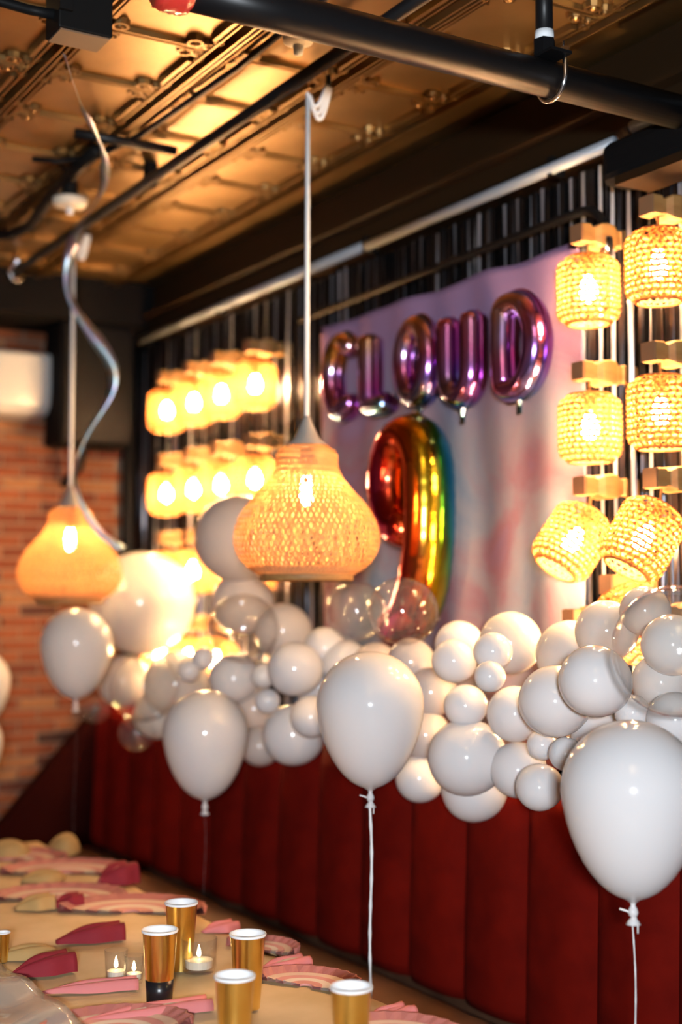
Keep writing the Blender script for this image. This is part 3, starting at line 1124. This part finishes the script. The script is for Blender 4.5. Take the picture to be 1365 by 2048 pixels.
# ------------------------------------------------------------------ balloon garland
def round_mesh():
    prof = []
    for i in range(17):
        a = math.pi * i / 16
        r = math.sin(a)
        z_ = -math.cos(a)
        if z_ < 0:
            z_ *= 1.07
        prof.append((max(r, 0.001), z_))
    b = MB().lathe(prof, 32)
    b.lathe([(0.02, -1.05), (0.05, -1.10), (0.07, -1.14), (0.03, -1.15), (0.001, -1.14)], 10)
    return b.mesh('garland_balloon', True)


rm = round_mesh()
rm.materials.append(M['latex_white'])
rms = rm.copy()
rms.materials.clear()
rms.materials.append(M['latex_sheer'])
rmc = rm.copy()
rmc.materials.clear()
rmc.materials.append(M['clear_latex'])
rmt = rm.copy()
rmt.materials.clear()
rmt.materials.append(M['latex_thin'])
GB = [
    # left swarm by the brick wall
    (282, 1206, 103, 2.22, 't', 'huge glowing white balloon right of the far pendant lamp'),
    (352, 1368, 66, 2.14, 't', 'glowing cream balloon under the huge one, beside two tiny balloons'),
    (246, 1362, 52, 2.16, 't', 'cream balloon seen through the clear balloon at the left garland end'),
    (315, 1430, 48, 2.10, 't', 'cream balloon at the bottom of the left garland end, above the red bench'),
    (287, 1375, 68, 1.97, 'c', 'large clear balloon with sparkles at the left garland end'),
    (189, 1418, 29, 2.05, 'c', 'tiny clear balloon at the far left tip of the garland'),
    (273, 1466, 36, 2.00, 'c', 'small clear balloon hanging lowest at the left garland end'),
    (378, 1341, 23, 2.00, 'w', 'tiny pinkish balloon, left of a touching pair left of centre'),
    (407, 1317, 23, 2.04, 'w', 'tiny pinkish balloon, right of a touching pair left of centre'),
    # middle
    (476, 1077, 88, 2.10, 's', 'large sheer white balloon rising behind the big pendant shade'),
    (484, 1206, 62, 2.13, 's', 'sheer white balloon directly below the large one behind the pendant'),
    (486, 1256, 69, 1.98, 'c', 'clear balloon with bright sparkles below the large pendant lamp'),
    (566, 1262, 56, 2.16, 's', 'sheer white balloon under the pendant rim, beside the dark curtain gap'),
    (589, 1338, 54, 2.03, 'w', 'round white balloon just left of the central floating balloon'),
    (468, 1357, 50, 2.10, 'w', 'white balloon below the sparkling clear one, left of tiny balloons'),
    (535, 1402, 25, 1.98, 'w', 'tiny bright white balloon between four larger ones left of centre'),
    (527, 1352, 25, 2.05, 'w', 'tiny white balloon above the tiny bright one left of centre'),
    (586, 1470, 61, 2.08, 'w', 'white balloon at the garland bottom, between two floating balloons'),
    (622, 1434, 42, 2.02, 'w', 'white balloon half hidden by the left side of the central balloon'),
    (508, 1418, 50, 2.20, 's', 'shaded balloon behind the tiny bright white one'),
    (520, 1492, 40, 2.16, 's', 'shaded balloon at the garland bottom beside the second floating balloon'),
    (650, 1296, 42, 2.16, 'w', 'white balloon above the top left of the central floating balloon'),
    (690, 1330, 50, 2.20, 'w', 'white balloon mostly hidden behind the top of the central floating balloon'),
    (640, 1375, 48, 2.20, 'w', 'white balloon wedged behind the left edge of the central floating balloon'),
    (712, 1222, 60, 2.16, 'c', 'faint clear balloon left of the red tail of the number'),
    (805, 1222, 68, 2.10, 'c', 'clear balloon in front of the red tail of the number'),
    (822, 1324, 48, 2.18, 's', 'shaded balloon under the clear one below the number'),
    (752, 1335, 50, 2.22, 's', 'shaded balloon behind the top of the central floating balloon'),
    (862, 1385, 50, 2.18, 's', 'shaded balloon at the upper right edge of the central floating balloon'),
    (852, 1470, 50, 2.16, 's', 'shaded balloon at the lower right edge of the central floating balloon'),
    (765, 1450, 60, 2.22, 's', 'balloon hidden behind the middle of the central floating balloon'),
    # right
    (1021, 1286, 63, 2.22, 't', 'round white balloon topping the garland below the backdrop print'),
    (918, 1289, 48, 2.20, 'w', 'cream balloon peeping up behind a smaller one, right of the number'),
    (908, 1322, 44, 2.06, 'w', 'small white balloon right of the clear balloon under the number'),
    (986, 1303, 39, 2.04, 'w', 'small white balloon in front of the round one topping the garland'),
    (980, 1353, 31, 2.00, 'w', 'tiny white balloon beneath two small ones right of centre'),
    (931, 1412, 43, 2.05, 'w', 'small white balloon sitting on top of a bigger low balloon'),
    (933, 1515, 77, 2.05, 'w', 'big white balloon at the garland bottom right of the central balloon'),
    (947, 1580, 64, 2.14, 'w', 'white balloon hanging lowest, under the big one right of centre'),
    (839, 1557, 48, 2.14, 'w', 'white balloon low beside the tail of the central floating balloon'),
    (1030, 1428, 56, 2.10, 'w', 'cream balloon between a tiny balloon and a big one, right half'),
    (1110, 1403, 72, 2.04, 'w', 'big white balloon left of the pinkish one in the right half'),
    (1142, 1310, 70, 2.26, 't', 'glowing cream balloon under the tilted wicker lamp'),
    (1085, 1490, 31, 2.08, 'w', 'small white balloon under the big one in the right half'),
    (1079, 1575, 47, 2.04, 'w', 'small round white balloon at the bottom, left of the nearest floating balloon'),
    (1036, 1540, 56, 2.12, 'w', 'white balloon low between the big one and the small round one'),
    (1132, 1508, 34, 2.05, 'w', 'small white balloon touching the left edge of the nearest floating balloon'),
    (1190, 1362, 72, 1.98, 'w', 'big pinkish white balloon left of the large clear balloon'),
    (1213, 1262, 62, 2.24, 't', 'glowing cream balloon at the top, left of the large clear balloon'),
    (1290, 1222, 50, 2.27, 't', 'glowing cream balloon behind the top of the large clear balloon'),
    (1345, 1290, 62, 2.18, 'w', 'cream balloon showing through the large clear balloon'),
    (1266, 1425, 36, 2.08, 'w', 'small greyish white balloon under the large clear balloon'),
    (1350, 1440, 56, 2.12, 'w', 'cream balloon above the nearest floating balloon at the picture edge'),
    (1200, 1470, 58, 2.16, 'w', 'white balloon behind the top left of the nearest floating balloon'),
    (1322, 1365, 58, 2.20, 'w', 'cream balloon glowing through the lower part of the large clear balloon'),
    (1356, 1302, 132, 1.93, 'c', 'very large clear balloon at the right picture edge'),
]
rnd = random.Random(11)
for (x, y, r, X, k, lab) in GB:
    p = P(x, y, X=X)
    rad = r * DEP(p) / F
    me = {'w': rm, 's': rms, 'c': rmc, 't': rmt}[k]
    o = bpy.data.objects.new('clear_balloon' if k == 'c' else 'garland_balloon', me)
    COL.objects.link(o)
    o.location = p
    o.scale = (rad, rad, rad)
    # the knot (local -Z) points back into the garland
    dirn = Vector((1, rnd.uniform(-0.5, 0.5), rnd.uniform(-0.4, 0.4)))
    o.rotation_euler = (-dirn).to_track_quat('Z', 'Y').to_euler()
    tag(o, lab, 'balloon', 'clear garland balloons' if k == 'c' else 'white garland balloons')

# ------------------------------------------------------------------ floating balloons on strings
fp = []
for i in range(23):
    a = math.pi * i / 22
    r = math.sin(a)
    z_ = math.cos(a)
    if z_ < 0:
        s = -z_
        z_ = -(s * 1.52)
        r = r * (1 - 0.10 * s) + 0.0
        r = max(r, 0.04)
    fp.append((max(r, 0.001), z_))
fp[-1] = (0.045, -1.56)
fme = MB().lathe(fp, 40).mesh('skin', True)
kn = MB().lathe([(0.045, -1.55), (0.035, -1.60), (0.06, -1.64), (0.075, -1.69), (0.06, -1.74), (0.03, -1.76), (0.07, -1.80), (0.11, -1.86), (0.001, -1.85)], 14).mesh('knot', True)


def floating(label, px, ptop, rpx, d, sr=0.0016, tail=True):
    c = P(px, ptop + rpx, d=d)
    R = rpx * d / F
    t = thing('floating_balloon', label, 'balloon', c, 'white balloons floating on strings')
    s = obj('skin', fme, 'latex_white', t)
    s.scale = (R, R, R)
    k = obj('knot', kn, 'latex_white', t)
    k.scale = (R, R, R)
    zb = 0.475 - c.z
    pts_ = []
    for i in range(30):
        u = i / 29
        pts_.append((0.004 * math.sin(u * 9), 0.004 * math.cos(u * 7), -1.72 * R + (zb + 1.72 * R) * u))
    MB().tube(pts_, [sr if i % 3 else sr * 1.35 for i in range(30)], 6).build('string', 'cord_white' if sr > 0.001 else 'string_dim', t, True)
    if tail:
        MB().tube([(0, 0, -1.70 * R), (0.006, -0.006, -1.82 * R), (0.005, -0.007, -1.98 * R)], 0.0016, 5).build('string_end', 'cord_white', t, True)
        MB().tube([(0, 0, -1.72 * R), (-0.012, 0.006, -1.67 * R), (-0.024, 0.012, -1.64 * R)], 0.0020, 5).build('string_end', 'cord_white', t, True)
    MB().lathe([(0.001, -0.015), (0.02, -0.015), (0.024, 0.0), (0.016, 0.02), (0.001, 0.03)], 12, (0, 0, zb)).build('weight', 'cord_white', t, True)
    return t


floating('white balloon floating below the far pendant lamp', 153, 1216, 72, 5.1, 0.0004, False)
floating('white balloon floating second from the left, before the dark bench end', 411, 1381, 86, 4.28, 0.0005, False)
floating('white balloon floating at the picture centre on a thin pale string', 741, 1303, 108, 3.42, 0.0034)
floating('nearest and largest floating white balloon at the lower right', 1264, 1441, 141, 2.66, 0.0012)
floating('white balloon cut off by the left picture edge, upper one', -42, 1300, 62, 5.9, tail=False)
floating('white balloon cut off by the left picture edge, lower one', -60, 1420, 64, 5.6, tail=False)

# ------------------------------------------------------------------ table
TZ = 0.75
tb = thing('long_table', 'long table standing along the red banquette', 'table', (0.95, 3.1, 0))
bevel(MB().box((-0.63, -1.75, 0.71), (0.63, 1.65, 0.742)).build('tabletop', 'table_wood', tb), 0.005, 2)
for sx in (-0.55, 0.52):
    for sy in (-1.65, 1.55):
        MB().box((sx - 0.035, sy - 0.035, 0), (sx + 0.035, sy + 0.035, 0.71)).build('leg', 'table_wood', tb)
b = MB()
rows = []
for i in range(27):
    u = i / 26
    row_ = []
    for j in range(61):
        v = j / 60
        x = -0.635 + 1.27 * u
        y = -1.755 + 3.41 * v
        zz = 0.0030 * math.sin(x * 23 + 2 * math.sin(y * 5)) * math.sin(y * 17) + 0.002
        row_.append((x, y, TZ - 0.004 + zz))
    rows.append(row_)
b.grid(rows)
b.box((0.628, -1.755, 0.69), (0.634, 1.655, TZ - 0.003))
tcv = b.build('table_paper', 'kraft', None, True, (0.95, 3.1, 0))
tcv.modifiers.new('solid', 'SOLIDIFY').thickness = 0.003
tag(tcv, 'crinkled tan paper cover spread over the long table', 'table cover')

# gold cups
cup_o = MB().lathe([(0.026, 0.0), (0.0262, 0.004), (0.0365, 0.146), (0.0385, 0.149), (0.0385, 0.152), (0.0365, 0.152)], 28).mesh('body', True)
cup_i = MB().lathe([(0.0366, 0.151), (0.0355, 0.146), (0.0255, 0.006), (0.001, 0.006)], 28).mesh('lining', True)
cup_r = MB().lathe([(0.0362, 0.150), (0.0375, 0.1535), (0.0392, 0.152), (0.0385, 0.148)], 28).mesh('rim', True)
cup_d = MB().lathe([(0.001, 0.0), (0.0268, 0.0), (0.0300, 0.050), (0.0296, 0.050)], 28).mesh('dark_sleeve', True)


def cup(label, px, pyr, dark=False, s=1.0):
    p = P(px, pyr, Z=TZ + 0.152 * s)
    t = thing('gold_cup', label, 'cup', (p.x, p.y, TZ + 0.002), 'gold paper cups on the table')
    for nm, me, mm in (('body', cup_o, 'gold_foil'), ('lining', cup_i, 'cup_white'), ('rim', cup_r, 'cup_white')):
        o = obj(nm, me, mm, t)
        o.scale = (s, s, s)
    if dark:
        o = obj('dark_sleeve', cup_d, 'cup_dark', t)
        o['label'] = 'black lower third of the cup'
    return t


cup('shiny gold cup with a black lower third, left of centre table', 320, 1861, True)
cup('gold cup with white inside, farthest of the five by the table edge', 363, 1806)
cup('gold cup with white inside, between the farthest cup and the front ones', 496, 1869)
cup('gold cup with white inside at the bottom, left of the nearest cup', 470, 1953)
cup('gold cup with white inside at the bottom, nearest the bench and the string', 703, 1975)
cup('dark golden cup cut off by the left picture edge', 6, 1866, s=0.45)


# rainbow shaped plates
def plate(label, px, py, yaw, R=0.105, wide=1.35):
    p = P(px, py, Z=TZ + 0.004)
    t = thing('rainbow_plate', label, 'plate', (p.x, p.y, TZ + 0.003), 'pink rainbow paper plates')
    t.rotation_euler = (0, 0, yaw)
    rs = [1.0, 0.80, 0.62, 0.46, 0.30, 0.12]
    cols = ['band_rose', 'band_pale', 'band_pink', 'band_white', 'band_pink']
    for i in range(5):
        rows = []
        ro, ri = R * rs[i], R * rs[i + 1]
        h = 0.020 - 0.003 * i if i == 0 else 0.006 + 0.001 * (4 - i)
        for k in range(25):
            a = math.pi * k / 24
            sc_ = 1 + (0.025 * (1 if k % 2 else -1) if i == 0 else 0)
            def q(r, z_, s=1.0):
                return (r * s * math.cos(a) * wide, r * s * math.sin(a) * 1.1, z_)
            rows.append([q(ro, 0.0), q(ro, h, sc_), q(ro * 0.97, h, sc_), q(ri, 0.005), q(ri, 0.0)])
        MB().grid(rows, closed_v=True).build('stripe', cols[i], t)
    return t


plate('pink rainbow shaped plate between the nearest cup and the bench', 612, 1974, math.radians(-62), 0.095)
plate('pink rainbow shaped plate cut off by the bottom edge beyond the nearest cup', 800, 2078, math.radians(-62), 0.10)
plate('pink rainbow shaped plate behind the middle gold cup', 520, 1902, math.radians(-62), 0.075)
plate('far rainbow plate with a dark red side beyond the gold cups', 262, 1826, math.radians(-35), 0.15)
plate('far rainbow plate left of the other far one', 118, 1800, math.radians(-30), 0.14)
plate('farthest rainbow plate near the dark end of the table', 130, 1748, math.radians(-30), 0.15)
plate('rainbow plate at the far table end, cut by the left picture edge', 15, 1722, math.radians(-30), 0.14)
plate('rainbow plate under the pink folded napkin at the bottom left', 235, 2062, math.radians(-20), 0.11)


# folded napkins
def napkin(label, a, bpt, wd, h, mname, mtop=None, taper=0.25):
    A = P(a[0], a[1], Z=TZ)
    B = P(bpt[0], bpt[1], Z=TZ)
    mid = (A + B) / 2
    t = thing('folded_napkin', label, 'napkin', (mid.x, mid.y, TZ + 0.003), 'folded napkins on the table')
    ax = (B - A)
    L_ = ax.length
    t.rotation_euler = (0, 0, math.atan2(ax.y, ax.x))
    for q in range(3):
        rows = []
        n = 14
        for i in range(n + 1):
            u = i / n
            ww = wd * (taper + (1 - taper) * math.sin(min(1, u * 1.25) * math.pi / 2)) / 2
            hh = h * (taper + (1 - taper) * math.sin(min(1, u * 1.4) * math.pi / 2))
            if taper >= 0.6:
                e_ = math.sqrt(max(0.06, 1 - abs(2 * u - 1) ** 2.5))
                ww *= e_
                hh *= e_
            c = (q - 1) * ww * 0.66
            x = -L_ / 2 + L_ * u
            wob = 0.004 * math.sin(u * 9 + q * 2)
            hz = hh * (1.0, 0.78, 0.92)[q]
            r_ = ww * 0.46
            rows.append([(x, c + r_ * math.cos(k * math.pi / 6) + wob, hz * math.sin(k * math.pi / 6)) for k in range(7)])
        bm = MB().grid(rows)
        b0 = 0
        bm.f.append(tuple(range(7)))
        bm.f.append(tuple(len(bm.v) - 7 + k for k in range(7)))
        bm.build('fold', mtop if (mtop and q == 1) else mname, t, True)
    return t


napkin('crimson folded napkin in the middle of the table left of the black-bottomed cup', (112, 1890), (244, 1876), 0.07, 0.040, 'napkin_crimson', 'napkin_pink')
napkin('crimson folded napkin near the left edge, above the plastic sheet', (22, 1958), (141, 1938), 0.075, 0.042, 'napkin_crimson', 'napkin_crimson')
napkin('pink folded napkin beside the small candles', (84, 1990), (275, 1976), 0.05, 0.022, 'napkin_pink', 'band_pale')
napkin('pink and white folded napkin at the bottom left of the gold cups', (150, 2052), (418, 2016), 0.06, 0.022, 'napkin_pink', 'band_white')
napkin('pink napkin behind the middle gold cup', (405, 1868), (470, 1858), 0.06, 0.022, 'napkin_pink', 'napkin_pink')
napkin('pale pink napkin lying between the front gold cups and the bench', (520, 1942), (612, 1926), 0.06, 0.018, 'napkin_pink', 'band_pale')
napkin('pink napkin at the bottom right of the nearest gold cup', (735, 2046), (818, 2026), 0.06, 0.018, 'napkin_pink', 'napkin_pink')
napkin('small crimson napkin among the far plates', (106, 1818), (161, 1812), 0.07, 0.036, 'napkin_crimson', 'napkin_crimson')
napkin('dark crimson napkin at the far right corner of the place settings', (197, 1772), (262, 1762), 0.10, 0.060, 'napkin_crimson', 'napkin_pink')
napkin('brownish napkin left of the small crimson one among the far plates', (30, 1822), (103, 1814), 0.08, 0.036, 'napkin_tan', 'napkin_crimson')
napkin('tan bundled napkin at the far end of the table', (92, 1706), (160, 1704), 0.17, 0.060, 'napkin_tan', 'napkin_tan', 0.6)
napkin('yellow tan napkin at the left edge before the brick wall', (-30, 1716), (60, 1708), 0.14, 0.05, 'napkin_tan', 'napkin_tan', 0.6)
napkin('tan napkin between far plates at the left', (40, 1765), (130, 1758), 0.10, 0.03, 'napkin_tan', 'napkin_tan', 0.6)
napkin('orange tan napkin along the left edge behind the crimson one', (-20, 1925), (115, 1908), 0.06, 0.028, 'napkin_tan', 'napkin_tan', 0.6)


# candles in clear glasses
def votive(label, px, py, r, h, flame=True):
    p = P(px, py, Z=TZ)
    t = thing('votive_candle', label, 'candle', (p.x, p.y, TZ + 0.003), 'candles in clear glasses')
    MB().lathe([(0.001, 0.0), (r * 0.85, 0.0), (r * 0.88, 0.004), (r, h), (r * 0.95, h), (r * 0.83, 0.008), (0.001, 0.008)], 24).build('glass', 'clear_glass', t, True)
    MB().lathe([(0.001, 0.009), (r * 0.72, 0.009), (r * 0.76, h * 0.35), (0.001, h * 0.36)], 18).build('wax', 'wax', t)
    MB().tube([(0, 0, h * 0.34), (0, 0, h * 0.46)], 0.001, 5).build('wick', 'black_paint', t)
    MB().lathe([(0.001, h * 0.42), (0.0045, h * 0.48), (0.0052, h * 0.54), (0.003, h * 0.68), (0.0008, h * 0.80)], 10).build('flame', 'flame_glow', t, True)
    return t


votive('lit candle in a clear glass, left one near the plastic sheet', 232, 1966, 0.026, 0.07)
votive('lit candle in a clear glass, right one beside the black-bottomed cup', 268, 1968, 0.022, 0.06)
votive('added lit candle standing in for a clear box between the gold cups', 398, 1945, 0.042, 0.075)  # added flame stands in for the highlights on a clear plastic box

# clear sheet at the near left corner
b = MB()
rows = []
rnd = random.Random(4)
for i in range(31):
    u = i / 30
    row_ = []
    for j in range(41):
        v = j / 40
        x = 0.36 + 0.60 * u
        y = 1.55 + 1.75 * v
        zz = 0.010 + 0.006 * math.sin(x * 31 + 3 * math.sin(y * 4)) + 0.005 * math.sin(y * 27 + 4 * x) + (0.012 * (u - 0.85) / 0.15 if u > 0.85 else 0)
        row_.append((x - 0.66, y - 2.4, zz))
    rows.append(row_)
cs = b.grid(rows).build('plastic_sheet', 'clear_sheet', None, True, (0.66, 2.4, TZ + 0.004))
cs.modifiers.new('solid', 'SOLIDIFY').thickness = 0.0015
tag(cs, 'clear plastic sheet lying on the table at the lower left corner', 'plastic sheet')
